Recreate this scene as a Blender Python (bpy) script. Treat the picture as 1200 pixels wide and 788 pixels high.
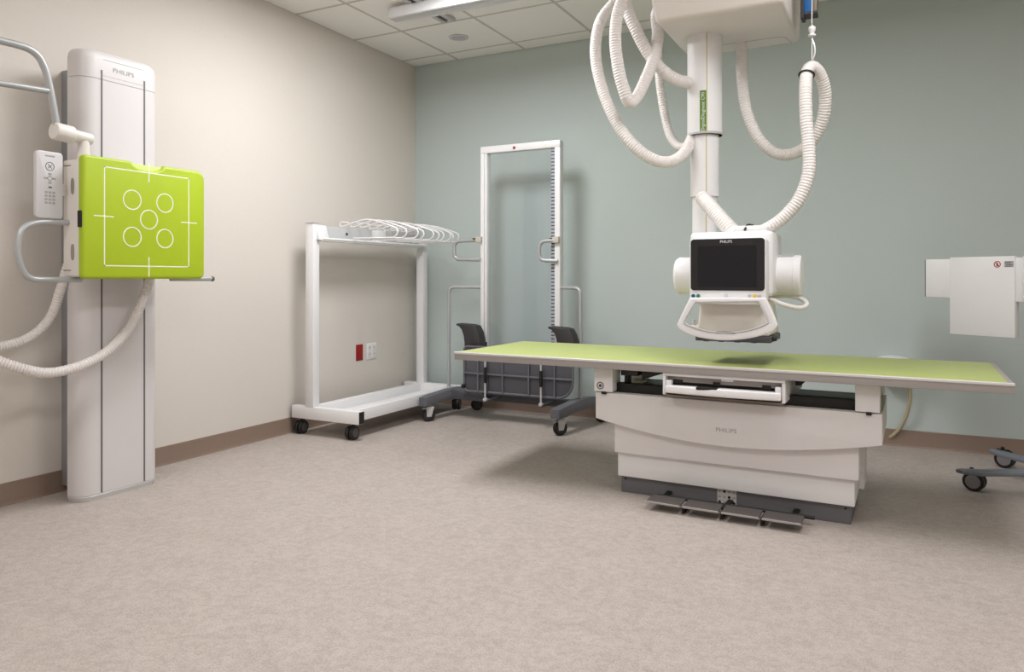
import bpy, bmesh, math, random
from mathutils import Vector, Matrix
random.seed(7)
S = bpy.context.scene
for o in list(bpy.data.objects): bpy.data.objects.remove(o)

# ------------------------------------------------------------------ camera
F, PX, PY, HC, YAW = 864.0, 600.0, 326.0, 1.03, 0.4805
cam_d = bpy.data.cameras.new('camera'); cam = bpy.data.objects.new('camera', cam_d)
S.collection.objects.link(cam); S.camera = cam
cam_d.sensor_width = 36.0; cam_d.lens = F / 1200 * 36.0
cam_d.shift_y = -(394.0 - PY) / 1200.0
cam.location = (0, 0, HC); cam.rotation_euler = (math.pi / 2, 0, YAW)
cam_d.clip_start = 0.05

# ------------------------------------------------------------------ world, exposure
W = bpy.data.worlds.new('world'); S.world = W; W.use_nodes = True
W.node_tree.nodes['Background'].inputs[0].default_value = (0.5, 0.5, 0.5, 1)
W.node_tree.nodes['Background'].inputs[1].default_value = 0.05
S.view_settings.view_transform = 'Standard'; S.view_settings.look = 'None'
S.view_settings.gamma = 1.0; S.view_settings.use_curve_mapping = False
S.view_settings.exposure = 0.0

# room: ceiling tiles 0.6 m; ceiling troffers (cells of the ceiling grid): (ix, iy, cells long in x, watts)
XW, YB, ZC = -3.575, 5.10, 2.80         # left wall, back wall, ceiling
XR, YF = 2.45, -1.60                    # right wall, wall behind the camera
GX, GY, GS = -3.145, 3.717, 0.6
LIGHT_COL = (0.945, 0.955, 1.0)
TROFFERS = [(-2.245, 3.117, 0.88), (0.155, 2.517, 0.49), (-2.245, 0.117, 0.36), (0.155, 0.117, 0.36), (1.955, 1.317, 0.15)]   # two cells long in y
TROFFER_POWER = 62.0
for i, (x, y, k) in enumerate(TROFFERS):
    ld = bpy.data.lights.new('ceiling_lamp', 'AREA'); ld.shape = 'RECTANGLE'
    ld.size = 0.54; ld.size_y = 1.14; ld.energy = TROFFER_POWER * k; ld.color = LIGHT_COL
    lo = bpy.data.objects.new('ceiling_lamp', ld); S.collection.objects.link(lo)
    lo.location = (x, y, ZC - 0.012)

# ------------------------------------------------------------------ pixel helpers
_fw = (-math.sin(YAW), math.cos(YAW)); _rt = (math.cos(YAW), math.sin(YAW))
def at(px, py, X=None, Y=None, Z=None):
    u = (px - PX) / F; v = (PY - py) / F
    r = (_fw[0] + u * _rt[0], _fw[1] + u * _rt[1], v)
    t = X / r[0] if X is not None else (Y / r[1] if Y is not None else (Z - HC) / r[2])
    return Vector((r[0] * t, r[1] * t, HC + r[2] * t))

# ------------------------------------------------------------------ materials
def lin(c):
    return tuple(((v / 255) / 12.92 if v / 255 <= 0.04045 else ((v / 255 + 0.055) / 1.055) ** 2.4) for v in c) + (1,)
_m = {}
def mat(name, col, rough=0.5, metal=0.0, var=0.03, scale=30.0, bump=0.0, bscale=200.0, emit=0.0, spec=0.5, coat=0.0):
    if name in _m: return _m[name]
    m = bpy.data.materials.new(name); m.use_nodes = True; nt = m.node_tree; n = nt.nodes; l = nt.links
    b = n['Principled BSDF']; b.inputs['Roughness'].default_value = rough; b.inputs['Metallic'].default_value = metal
    b.inputs['Specular IOR Level'].default_value = spec; b.inputs['Coat Weight'].default_value = coat
    c = lin(col); tc = n.new('ShaderNodeTexCoord')
    if var > 0:
        nz = n.new('ShaderNodeTexNoise'); nz.inputs['Scale'].default_value = scale; nz.inputs['Detail'].default_value = 4
        l.new(tc.outputs['Object'], nz.inputs['Vector'])
        mx = n.new('ShaderNodeMix'); mx.data_type = 'RGBA'
        mx.inputs['A'].default_value = tuple(v * (1 - var) for v in c[:3]) + (1,)
        mx.inputs['B'].default_value = tuple(min(1, v * (1 + var)) for v in c[:3]) + (1,)
        l.new(nz.outputs['Fac'], mx.inputs['Factor']); l.new(mx.outputs['Result'], b.inputs['Base Color'])
    else: b.inputs['Base Color'].default_value = c
    if bump > 0:
        nb = n.new('ShaderNodeTexNoise'); nb.inputs['Scale'].default_value = bscale; nb.inputs['Detail'].default_value = 3
        l.new(tc.outputs['Object'], nb.inputs['Vector'])
        bp = n.new('ShaderNodeBump'); bp.inputs['Strength'].default_value = bump; bp.inputs['Distance'].default_value = 0.002
        l.new(nb.outputs['Fac'], bp.inputs['Height']); l.new(bp.outputs['Normal'], b.inputs['Normal'])
    if emit > 0:
        b.inputs['Emission Color'].default_value = c; b.inputs['Emission Strength'].default_value = emit
    _m[name] = m; return m

def floor_material():
    m = bpy.data.materials.new('speckled_vinyl'); m.use_nodes = True; nt = m.node_tree; n = nt.nodes; l = nt.links
    b = n['Principled BSDF']; b.inputs['Roughness'].default_value = 0.55; b.inputs['Specular IOR Level'].default_value = 0.3
    tc = n.new('ShaderNodeTexCoord')
    def noise(s, d, w=0.0):
        q = n.new('ShaderNodeTexNoise'); q.inputs['Scale'].default_value = s; q.inputs['Detail'].default_value = d
        q.inputs['Distortion'].default_value = w
        l.new(tc.outputs['Object'], q.inputs['Vector']); return q.outputs['Fac']
    def ramp(src, a, c0, e, c1):
        r = n.new('ShaderNodeValToRGB'); r.color_ramp.elements[0].position = a; r.color_ramp.elements[0].color = c0
        r.color_ramp.elements[1].position = e; r.color_ramp.elements[1].color = c1
        l.new(src, r.inputs['Fac']); return r.outputs['Color']
    def mix(f, a, c, mode='MIX'):
        q = n.new('ShaderNodeMix'); q.data_type = 'RGBA'; q.blend_type = mode
        if isinstance(f, float): q.inputs['Factor'].default_value = f
        else: l.new(f, q.inputs['Factor'])
        l.new(a, q.inputs['A']); l.new(c, q.inputs['B']); return q.outputs['Result']
    base = ramp(noise(9, 6, 1.2), 0.32, lin((163, 152, 145)), 0.68, lin((184, 174, 167)))
    blot = ramp(noise(38, 5, 0.6), 0.40, lin((158, 147, 139)), 0.60, lin((188, 178, 170)))
    fine = ramp(noise(170, 3), 0.38, lin((148, 137, 129)), 0.62, lin((196, 186, 178)))
    c = mix(0.45, base, blot); c = mix(0.35, c, fine)
    l.new(c, b.inputs['Base Color'])
    bp = n.new('ShaderNodeBump'); bp.inputs['Strength'].default_value = 0.08; bp.inputs['Distance'].default_value = 0.001
    l.new(noise(260, 2), bp.inputs['Height']); l.new(bp.outputs['Normal'], b.inputs['Normal'])
    return m

def clear_material():
    m = bpy.data.materials.new('clear_acrylic'); m.use_nodes = True; nt = m.node_tree; n = nt.nodes; l = nt.links
    n.remove(n['Principled BSDF']); out = n['Material Output']
    tr = n.new('ShaderNodeBsdfTransparent'); tr.inputs[0].default_value = (0.955, 0.965, 0.975, 1)
    gl = n.new('ShaderNodeBsdfGlossy'); gl.inputs['Roughness'].default_value = 0.04
    lw = n.new('ShaderNodeLayerWeight'); lw.inputs['Blend'].default_value = 0.5          # Schlick curve, same from both sides
    pw = n.new('ShaderNodeMath'); pw.operation = 'POWER'; pw.inputs[1].default_value = 5.0; l.new(lw.outputs['Facing'], pw.inputs[0])
    fr = n.new('ShaderNodeMath'); fr.operation = 'MULTIPLY_ADD'; fr.inputs[1].default_value = 0.8; fr.inputs[2].default_value = 0.035; l.new(pw.outputs[0], fr.inputs[0])
    mx = n.new('ShaderNodeMixShader')
    l.new(fr.outputs[0], mx.inputs[0]); l.new(tr.outputs[0], mx.inputs[1]); l.new(gl.outputs[0], mx.inputs[2])
    l.new(mx.outputs[0], out.inputs['Surface']); return m

def ruler_material():
    # printed scale: dark ticks every 2 cm along z on a pale translucent strip
    m = bpy.data.materials.new('printed_scale'); m.use_nodes = True; nt = m.node_tree; n = nt.nodes; l = nt.links
    b = n['Principled BSDF']; b.inputs['Roughness'].default_value = 0.4
    tc = n.new('ShaderNodeTexCoord'); sx = n.new('ShaderNodeSeparateXYZ'); l.new(tc.outputs['Object'], sx.inputs[0])
    md = n.new('ShaderNodeMath'); md.operation = 'PINGPONG'; md.inputs[1].default_value = 0.0125; l.new(sx.outputs['Z'], md.inputs[0])
    gt = n.new('ShaderNodeMath'); gt.operation = 'LESS_THAN'; gt.inputs[1].default_value = 0.0042; l.new(md.outputs[0], gt.inputs[0])
    mx = n.new('ShaderNodeMix'); mx.data_type = 'RGBA'; mx.inputs['A'].default_value = lin((172, 179, 186)); mx.inputs['B'].default_value = lin((52, 50, 66))
    l.new(gt.outputs[0], mx.inputs['Factor']); l.new(mx.outputs['Result'], b.inputs['Base Color']); return m

M_WALL = mat('cream_paint', (217, 210, 201), 0.75, 0, 0.02, 60, 0.25, 260, spec=0.25)
M_SAGE = mat('sage_paint', (190, 201, 197), 0.75, 0, 0.03, 90, 0.25, 260, spec=0.25)
M_CEIL = mat('ceiling_tile', (244, 242, 237), 0.9, 0, 0.05, 120, 0.4, 300, spec=0.1)
M_GRID = mat('ceiling_grid', (200, 194, 185), 0.6)
M_BASE = mat('taupe_vinyl', (138, 118, 104), 0.5, 0, 0.04, 40)
M_WHITE = mat('white_enamel', (232, 231, 231), 0.38, 0, 0.015, 20)
M_SHELL = mat('white_shell', (226, 223, 222), 0.42, 0, 0.015, 20)
M_STAND = mat('stand_shell', (213, 209, 208), 0.45, 0, 0.015, 20)
M_CREAM = mat('cream_plastic', (224, 218, 211), 0.45, 0, 0.015, 20)
M_LGREY = mat('light_grey_plastic', (190, 188, 188), 0.45)
M_SILV = mat('satin_aluminium', (214, 214, 214), 0.35, 0.45, 0.02, 60)
M_ALU = mat('anodised_edge', (166, 161, 158), 0.45, 0.3, 0.02, 60)
M_TUBE = mat('grey_tube', (180, 182, 183), 0.38, 0.35, 0.02, 60)
M_DGREY = mat('dark_grey_plastic', (80, 80, 86), 0.55, 0, 0.06, 50)
M_MGREY = mat('mid_grey_plastic', (98, 98, 103), 0.55, 0, 0.05, 50)
M_PLINTH = mat('slate_plinth', (104, 104, 108), 0.5, 0, 0.05, 80)
M_CHAR = mat('charcoal_rubber', (50, 48, 49), 0.6, 0, 0.1, 60)
M_BLACK = mat('black_plastic', (18, 17, 18), 0.5, 0, 0.05)
M_SCREEN = mat('dark_screen', (30, 30, 32), 0.5, 0, 0.0, spec=0.2)
M_GREEN = mat('lime_shell', (168, 191, 28), 0.5, 0, 0.02, 30)
M_NOTCH = mat('lime_notch', (220, 234, 146), 0.5, 0, 0.02, 30)
M_TGREEN = mat('lime_tabletop', (170, 181, 110), 0.55, 0, 0.03, 50)
M_LINE = mat('white_print', (236, 238, 214), 0.5, 0, 0)
M_GTXT = mat('grey_print', (160, 158, 158), 0.5, 0, 0)
M_DTXT = mat('dark_print', (70, 70, 74), 0.5, 0, 0)
M_HOSE = mat('white_hose', (226, 221, 217), 0.45, 0, 0.015, 30)
M_RED = mat('red_plate', (150, 16, 14), 0.4, 0, 0.02)
M_SIGNRED = mat('sign_red', (176, 44, 40), 0.5, 0, 0)
M_BLUE = mat('blue_case', (14, 92, 158), 0.4, 0, 0.02)
M_YEL = mat('yellow_dot', (222, 186, 66), 0.5, 0, 0)
M_GDOT = mat('green_dot', (60, 116, 88), 0.5, 0, 0)
M_BDOT = mat('blue_dot', (24, 84, 132), 0.5, 0, 0)
M_LABEL = mat('leaf_green_label', (88, 134, 30), 0.5, 0, 0.02)
M_OLIVE = mat('yellow_seam', (198, 186, 112), 0.5, 0, 0)
M_CABLE = mat('cream_cable', (176, 165, 134), 0.5, 0, 0.02)
M_STEEL = mat('pedal_steel', (92, 86, 83), 0.45, 0.4, 0.04, 60)
M_SLATE = mat('blue_slate', (112, 118, 126), 0.5, 0, 0.03)
M_HUB = mat('caster_hub', (128, 124, 124), 0.5, 0, 0.03)
M_LAMP = mat('lamp_lens', (255, 248, 238), 0.6, 0, 0, emit=3.0)
M_CLEAR = clear_material(); M_RULER = ruler_material(); M_FLOOR = floor_material()

# ------------------------------------------------------------------ mesh builder
class MB:
    def __init__(s): s.bm = bmesh.new()
    def _add(s, b):
        me = bpy.data.meshes.new('t'); b.to_mesh(me); b.free(); s.bm.from_mesh(me); bpy.data.meshes.remove(me)
    def hexa(s, p, bev=0.0, seg=2):
        b = bmesh.new(); v = [b.verts.new(q) for q in p]
        for f in ((0, 3, 2, 1), (4, 5, 6, 7), (0, 1, 5, 4), (1, 2, 6, 5), (2, 3, 7, 6), (3, 0, 4, 7)):
            b.faces.new([v[i] for i in f])
        if bev > 0: bmesh.ops.bevel(b, geom=b.edges[:], offset=bev, segments=seg, profile=0.5, affect='EDGES')
        bmesh.ops.recalc_face_normals(b, faces=b.faces[:]); s._add(b); return s
    def box(s, x0, x1, y0, y1, z0, z1, bev=0.0, seg=2):
        return s.hexa([(x0, y0, z0), (x1, y0, z0), (x1, y1, z0), (x0, y1, z0), (x0, y0, z1), (x1, y0, z1), (x1, y1, z1), (x0, y1, z1)], bev, seg)
    def cyl(s, a, b_, r0, r1=None, seg=24, bev=0.0):
        if r1 is None: r1 = r0
        a = Vector(a); b_ = Vector(b_); d = (b_ - a); L = d.length; d.normalize()
        b = bmesh.new(); q = d.to_track_quat('Z', 'Y').to_matrix()
        r = [[b.verts.new(a + q @ Vector((rr * math.cos(2 * math.pi * i / seg), rr * math.sin(2 * math.pi * i / seg), z))) for i in range(seg)] for rr, z in ((r0, 0), (r1, L))]
        for i in range(seg): b.faces.new((r[0][i], r[0][(i + 1) % seg], r[1][(i + 1) % seg], r[1][i]))
        f0 = b.faces.new(r[0][::-1]); f1 = b.faces.new(r[1])
        if bev > 0:
            bmesh.ops.bevel(b, geom=list(set(f0.edges[:] + f1.edges[:])), offset=bev, segments=3, profile=0.5, affect='EDGES')
        bmesh.ops.recalc_face_normals(b, faces=b.faces[:]); s._add(b); return s
    def tube(s, pts, r, seg=10, closed=False, corr=0.0, pitch=0.011, caps=True):
        pts = [Vector(p) for p in pts]
        if corr > 0:                                   # corrugated hose: resample evenly, ridge and groove in turn
            L = [0]
            for i in range(1, len(pts)): L.append(L[-1] + (pts[i] - pts[i - 1]).length)
            n = max(4, int(L[-1] / (pitch / 2))); q = []; k = 0
            for j in range(n + 1):
                t = L[-1] * j / n
                while k < len(L) - 2 and L[k + 1] < t: k += 1
                w = (t - L[k]) / max(1e-9, L[k + 1] - L[k]); q.append(pts[k].lerp(pts[k + 1], min(1, w)))
            pts = q
        n = len(pts); b = bmesh.new(); rings = []; up = None
        for i in range(n):
            if closed: d = pts[(i + 1) % n] - pts[i - 1]
            else: d = pts[min(i + 1, n - 1)] - pts[max(i - 1, 0)]
            d.normalize()
            if up is None:
                up = d.orthogonal().normalized()
            up = (up - d * up.dot(d)).normalized(); sd = d.cross(up)
            rr = (r[i] if isinstance(r, (list, tuple)) else r) - (corr if i % 2 else 0)
            rings.append([b.verts.new(pts[i] + (up * math.cos(2 * math.pi * k / seg) + sd * math.sin(2 * math.pi * k / seg)) * rr) for k in range(seg)])
        m = n if closed else n - 1
        for i in range(m):
            A = rings[i]; B = rings[(i + 1) % n]
            for k in range(seg): b.faces.new((A[k], A[(k + 1) % seg], B[(k + 1) % seg], B[k]))
        if caps and not closed: b.faces.new(rings[0][::-1]); b.faces.new(rings[-1])
        bmesh.ops.recalc_face_normals(b, faces=b.faces[:]); s._add(b); return s
    def prism(s, poly, axis, d0, d1, bev=0.0, seg=2, front_only=False):
        """poly in the two other axes (x: (y,z), y: (x,z), z: (x,y)) extruded along axis from d0 to d1"""
        def P(p, d): return {'x': (d, p[0], p[1]), 'y': (p[0], d, p[1]), 'z': (p[0], p[1], d)}[axis]
        b = bmesh.new(); n = len(poly)
        A = [b.verts.new(P(p, d0)) for p in poly]; B = [b.verts.new(P(p, d1)) for p in poly]
        fa = b.faces.new(A[::-1]); fb = b.faces.new(B)
        for i in range(n): b.faces.new((A[i], A[(i + 1) % n], B[(i + 1) % n], B[i]))
        bmesh.ops.recalc_face_normals(b, faces=b.faces[:])
        if bev > 0:
            e = list(set(fb.edges[:]) | (set() if front_only else set(fa.edges[:])))
            bmesh.ops.bevel(b, geom=e, offset=bev, segments=seg, profile=0.5, affect='EDGES')
        s._add(b); return s
    def lathe(s, prof, c, axis='z', seg=28):
        """prof: list of (radius, height) along axis from centre c"""
        c = Vector(c); b = bmesh.new(); R = []
        def P(r, h, t):
            u, v = r * math.cos(t), r * math.sin(t)
            return c + Vector({'z': (u, v, h), 'x': (h, u, v), 'y': (u, h, v)}[axis])
        for r, h in prof: R.append([b.verts.new(P(max(r, 1e-5), h, 2 * math.pi * i / seg)) for i in range(seg)])
        for a, d in zip(R, R[1:]):
            for i in range(seg): b.faces.new((a[i], a[(i + 1) % seg], d[(i + 1) % seg], d[i]))
        b.faces.new(R[0][::-1]); b.faces.new(R[-1])
        bmesh.ops.recalc_face_normals(b, faces=b.faces[:]); s._add(b); return s
    def ring(s, c, r, w, nrm='x', n=40, t=0.0006):
        """flat printed ring facing nrm"""
        c = Vector(c); b = bmesh.new(); R = []
        for rr, dd in ((r - w / 2, 0), (r + w / 2, 0), (r + w / 2, t), (r - w / 2, t)):
            R.append([])
            for i in range(n):
                u, v = rr * math.cos(2 * math.pi * i / n), rr * math.sin(2 * math.pi * i / n)
                R[-1].append(b.verts.new(c + Vector((dd - t / 2, u, v) if nrm == 'x' else (u, dd - t / 2, v))))
        for k in range(4):
            for i in range(n): b.faces.new((R[k][i], R[k][(i + 1) % n], R[(k + 1) % 4][(i + 1) % n], R[(k + 1) % 4][i]))
        bmesh.ops.recalc_face_normals(b, faces=b.faces[:]); s._add(b); return s
    def build(s, name, m, parent=None, ang=0.55, xf=None):
        bm = s.bm
        if xf is not None: bmesh.ops.transform(bm, matrix=xf, verts=bm.verts[:])
        if parent is not None:
            r = parent
            while r.parent is not None: r = r.parent
            bmesh.ops.translate(bm, vec=-Vector(r['_o']), verts=bm.verts[:])
        for f in bm.faces: f.smooth = True
        for e in bm.edges:
            if len(e.link_faces) == 2 and e.calc_face_angle(0) > ang: e.smooth = False
        me = bpy.data.meshes.new(name); bm.to_mesh(me); bm.free(); me.materials.append(m)
        o = bpy.data.objects.new(name, me); S.collection.objects.link(o)
        if parent is not None: o.parent = parent
        return o

def tag(o, label=None, cat=None, group=None, kind=None):
    for k, v in (('label', label), ('category', cat), ('group', group), ('kind', kind)):
        if v: o[k] = v
    return o
def thing(name, loc, label, cat, group=None):
    o = bpy.data.objects.new(name, None); S.collection.objects.link(o); o.location = loc
    o.empty_display_size = 0.1; o['_o'] = tuple(loc); return tag(o, label, cat, group)
def single(o, loc):
    """shift a one-mesh thing so that its origin lies at loc"""
    o.data.transform(Matrix.Translation(-Vector(loc))); o.location = loc; return o
def smooth_path(pts, n=14):
    pts = [Vector(p) for p in pts]; out = []
    for i in range(len(pts) - 1):
        p0 = pts[max(i - 1, 0)]; p1 = pts[i]; p2 = pts[i + 1]; p3 = pts[min(i + 2, len(pts) - 1)]
        for k in range(n):
            t = k / n
            out.append(0.5 * ((2 * p1) + (p2 - p0) * t + (2 * p0 - 5 * p1 + 4 * p2 - p3) * t * t + (3 * p1 - p0 - 3 * p2 + p3) * t ** 3))
    out.append(pts[-1]); return out
def bend(pts, r, n=6):
    """polyline with rounded corners of radius r"""
    pts = [Vector(p) for p in pts]; out = [pts[0]]
    for i in range(1, len(pts) - 1):
        a = (pts[i - 1] - pts[i]); c = (pts[i + 1] - pts[i]); q = min(r, a.length * 0.49, c.length * 0.49)
        a.normalize(); c.normalize(); A = pts[i] + a * q; C = pts[i] + c * q
        for k in range(n + 1):
            t = k / n; out.append(A.lerp(pts[i], t).lerp(pts[i].lerp(C, t), t))
    out.append(pts[-1]); return out
def rrect(x0, x1, z0, z1, r, n=6):
    if not isinstance(r, (list, tuple)): r = [r] * 4           # order: x0z0, x1z0, x1z1, x0z1
    o = []
    for (cx, cz, a, rr) in ((x0, z0, 180, r[0]), (x1, z0, 270, r[1]), (x1, z1, 0, r[2]), (x0, z1, 90, r[3])):
        sx = 1 if cx == x0 else -1; sz = 1 if cz == z0 else -1
        for k in range(n + 1):
            t = math.radians(a + 90 * k / n); o.append((cx + sx * rr + rr * math.cos(t), cz + sz * rr + rr * math.sin(t)))
    return o
def text(name, body, size, c, xd, up, m, parent, spacing=1.0, fit=None):
    cu = bpy.data.curves.new('txt', 'FONT'); cu.body = body; cu.size = size; cu.align_x = 'CENTER'; cu.align_y = 'CENTER'
    cu.extrude = 0.0004; cu.space_character = spacing; cu.resolution_u = 2
    t = bpy.data.objects.new('txt', cu); S.collection.objects.link(t)
    bpy.context.view_layer.update()
    me = bpy.data.meshes.new_from_object(t.evaluated_get(bpy.context.evaluated_depsgraph_get()))
    bpy.data.objects.remove(t); bpy.data.curves.remove(cu)
    if fit:
        w = max(v.co.x for v in me.vertices) - min(v.co.x for v in me.vertices)
        me.transform(Matrix.Scale(fit / w, 4, (1, 0, 0)))
    xd = Vector(xd).normalized(); up = Vector(up).normalized(); nz = xd.cross(up)
    r = parent
    while r.parent is not None: r = r.parent
    c = Vector(c) - Vector(r['_o'])
    me.transform(Matrix(((xd.x, up.x, nz.x, c.x), (xd.y, up.y, nz.y, c.y), (xd.z, up.z, nz.z, c.z), (0, 0, 0, 1))))
    me.materials.clear(); me.materials.append(m); me.name = name
    o = bpy.data.objects.new(name, me); S.collection.objects.link(o); o.parent = parent; return o
def struct(o, label, cat):
    o['_o'] = (0, 0, 0); return tag(o, label, cat, None, 'structure')

# ------------------------------------------------------------------ room shell
T = 0.12
struct(MB().box(XW - T, XR + T, YF - T, YB + T, -0.1, 0).build('floor', M_FLOOR), 'mottled beige sheet vinyl floor of the imaging room', 'floor')
struct(MB().box(XW - T, XW, YF - T, YB + T, 0, ZC + 0.1).build('wall_left', M_WALL), 'cream painted wall behind the wall stand and hanger rack', 'wall')
struct(MB().box(XW, XR, YB, YB + T, 0, ZC + 0.1).build('wall_back', M_SAGE), 'pale sage green painted wall behind the table', 'wall')
struct(MB().box(XR, XR + T, YF, YB, 0, ZC + 0.1).build('wall_right', M_WALL), 'cream painted wall on the right, outside the view', 'wall')
struct(MB().box(XW, XR, YF - T, YF, 0, ZC + 0.1).build('wall_front', M_WALL), 'cream painted wall behind the viewer', 'wall')
BB = 0.103
def baseboard(side, axis, x0, x1, pos, inw):
    b = MB(); p = [(0, 0), (0.012, 0), (0.0085, 0.007), (0.006, 0.016), (0.005, BB - 0.003), (0.003, BB), (0, BB)]
    if axis == 'y': b.prism([(pos + inw * a, z) for a, z in p], 'y', x0, x1)
    else: b.prism([(pos + inw * a, z) for a, z in p], 'x', x0, x1)
    return b.build('baseboard_' + side, M_BASE, ang=0.3)
struct(baseboard('left', 'y', YF, YB, XW, 1), 'taupe vinyl cove base along the cream wall', 'baseboard')
struct(baseboard('back', 'x', XW + 0.012, XR, YB, -1), 'taupe vinyl cove base along the sage wall', 'baseboard')
struct(baseboard('right', 'y', YF, YB - 0.012, XR, -1), 'taupe vinyl cove base along the right wall', 'baseboard')
# suspended ceiling: slab above, tiles and T-bars as pieces
ceil = struct(MB().box(XW, XR, YF, YB, ZC + 0.03, ZC + 0.1).build('ceiling', M_CEIL), 'suspended ceiling of square off-white acoustic tiles', 'ceiling')
gxs = [GX + GS * k for k in range(-1, 12)]; gys = [GY + GS * k for k in range(-10, 4)]
xs = [XW] + [g for g in gxs if XW + 0.05 < g < XR - 0.05] + [XR]
ys = [YF] + [g for g in gys if YF + 0.05 < g < YB - 0.05] + [YB]
tile_me = {}
lit = [(x, y + d) for x, y, k in TROFFERS for d in (-.3, .3)]
for i in range(len(xs) - 1):
    for j in range(len(ys) - 1):
        cx, cy = (xs[i] + xs[i + 1]) / 2, (ys[j] + ys[j + 1]) / 2
        if any(abs(cx - a) < 0.2 and abs(cy - b) < 0.2 for a, b in lit): continue
        w, d = xs[i + 1] - xs[i], ys[j + 1] - ys[j]; key = (round(w, 3), round(d, 3))
        if key not in tile_me:
            o = MB().box(-w / 2 + .004, w / 2 - .004, -d / 2 + .004, d / 2 - .004, 0, 0.018, 0.002, 1).build('ceiling_tile', M_CEIL)
            tile_me[key] = o.data; o.parent = ceil
        else:
            o = bpy.data.objects.new('ceiling_tile', tile_me[key]); S.collection.objects.link(o); o.parent = ceil
        o.location = (cx, cy, ZC)
for g in xs[1:-1]: MB().box(g - 0.0105, g + 0.0105, YF, YB, ZC - 0.001, ZC + 0.0025).build('grid_bar', M_GRID, ceil)
for g in ys[1:-1]:
    cuts = sorted((x - .3, x + .3) for x, y, k in TROFFERS if abs(y - g) < .1); a = XW
    for c0, c1 in cuts + [(XR, XR)]:
        MB().box(a, c0, g - 0.0105, g + 0.0105, ZC - 0.0012, ZC + 0.0023).build('grid_bar', M_GRID, ceil); a = c1
for i, (x, y, k) in enumerate(TROFFERS):
    wh = ['above the hanger rack', 'above the table', 'over the open floor, left', 'over the open floor, middle', 'near the right wall'][i]
    t = thing('ceiling_light', (x, y, ZC), 'long ceiling light panel set in the tile grid ' + wh, 'ceiling light', 'ceiling light panels')
    b = MB()
    for a in ((-.298, .298, -.598, -.572), (-.298, .298, .572, .598), (-.298, -.272, -.572, .572), (.272, .298, -.572, .572)):
        b.box(x + a[0], x + a[1], y + a[2], y + a[3], ZC - .004, ZC + .02)
    b.build('frame', M_WHITE, t)
    MB().box(x - .272, x + .272, y - .572, y + .572, ZC + .004, ZC + .012).build('lens', M_LAMP, t)
# flush round fitting in the ceiling
sp = at(537.5, 43.5, Z=ZC)
t = thing('ceiling_speaker', sp, 'small round flush fitting in the ceiling tile near the corner', 'ceiling fitting')
MB().lathe([(0.058, 0), (0.072, -0.002), (0.072, -0.006), (0.055, -0.008), (0.05, -0.004)], sp).build('ring', mat('fitting_ring', (206, 206, 206), .4), t)
MB().lathe([(0.05, -0.002), (0.045, -0.008), (0.02, -0.014), (0.001, -0.015)], sp).build('cover', mat('fitting_grey', (186, 188, 188), 0.4), t)
# ceiling rails (running along the back wall) with cross channels fixed to the ceiling
for (yr, lab) in ((3.885, 'bright aluminium ceiling rail with open end, nearer the sage wall'), (2.985, 'bright aluminium ceiling rail, parallel one farther from the sage wall')):
    t = thing('ceiling_rail', (-2.91, yr, 2.70), lab, 'rail', 'ceiling rails of the tube unit')
    x0, x1 = -2.91, 2.0
    MB().prism([(yr - .03, 2.775), (yr - .03, 2.712), (yr - .022, 2.708), (yr - .006, 2.708), (yr - .004, 2.715), (yr + .008, 2.715), (yr + .010, 2.708), (yr + .045, 2.706), (yr + .06, 2.70), (yr + .06, 2.712), (yr + .035, 2.775)], 'x', x0, x1).build('extrusion', M_SILV, t, 0.3)
    MB().box(x0 - .004, x0, yr - .024, yr + .036, 2.714, 2.77, .001, 1).build('end_cap', M_BLACK, t)
    MB().box(x0 - .012, x0 - .004, yr - .012, yr + .01, 2.715, 2.735, .002, 1).build('end_stop', M_BLACK, t)
    MB().cyl((x0 - .02, yr + .024, 2.725), (x0 + .0, yr + .024, 2.725), .009).build('bolt', M_SILV, t)
for xc, lab in ((-2.71, 'grey slotted channel on the ceiling crossing the rail end'), (-0.2, 'grey slotted channel on the ceiling above the tube carriage')):
    t = thing('ceiling_channel', (xc, 3.5, 2.775), lab, 'channel', 'ceiling channels')
    for dx in (-.05, .018): MB().box(xc + dx, xc + dx + .032, 2.80, 4.27, 2.776, 2.797).build('flange', M_LGREY, t)
    MB().box(xc - .018, xc + .018, 2.80, 4.27, 2.79, 2.798).build('slot', M_CHAR, t)

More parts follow.
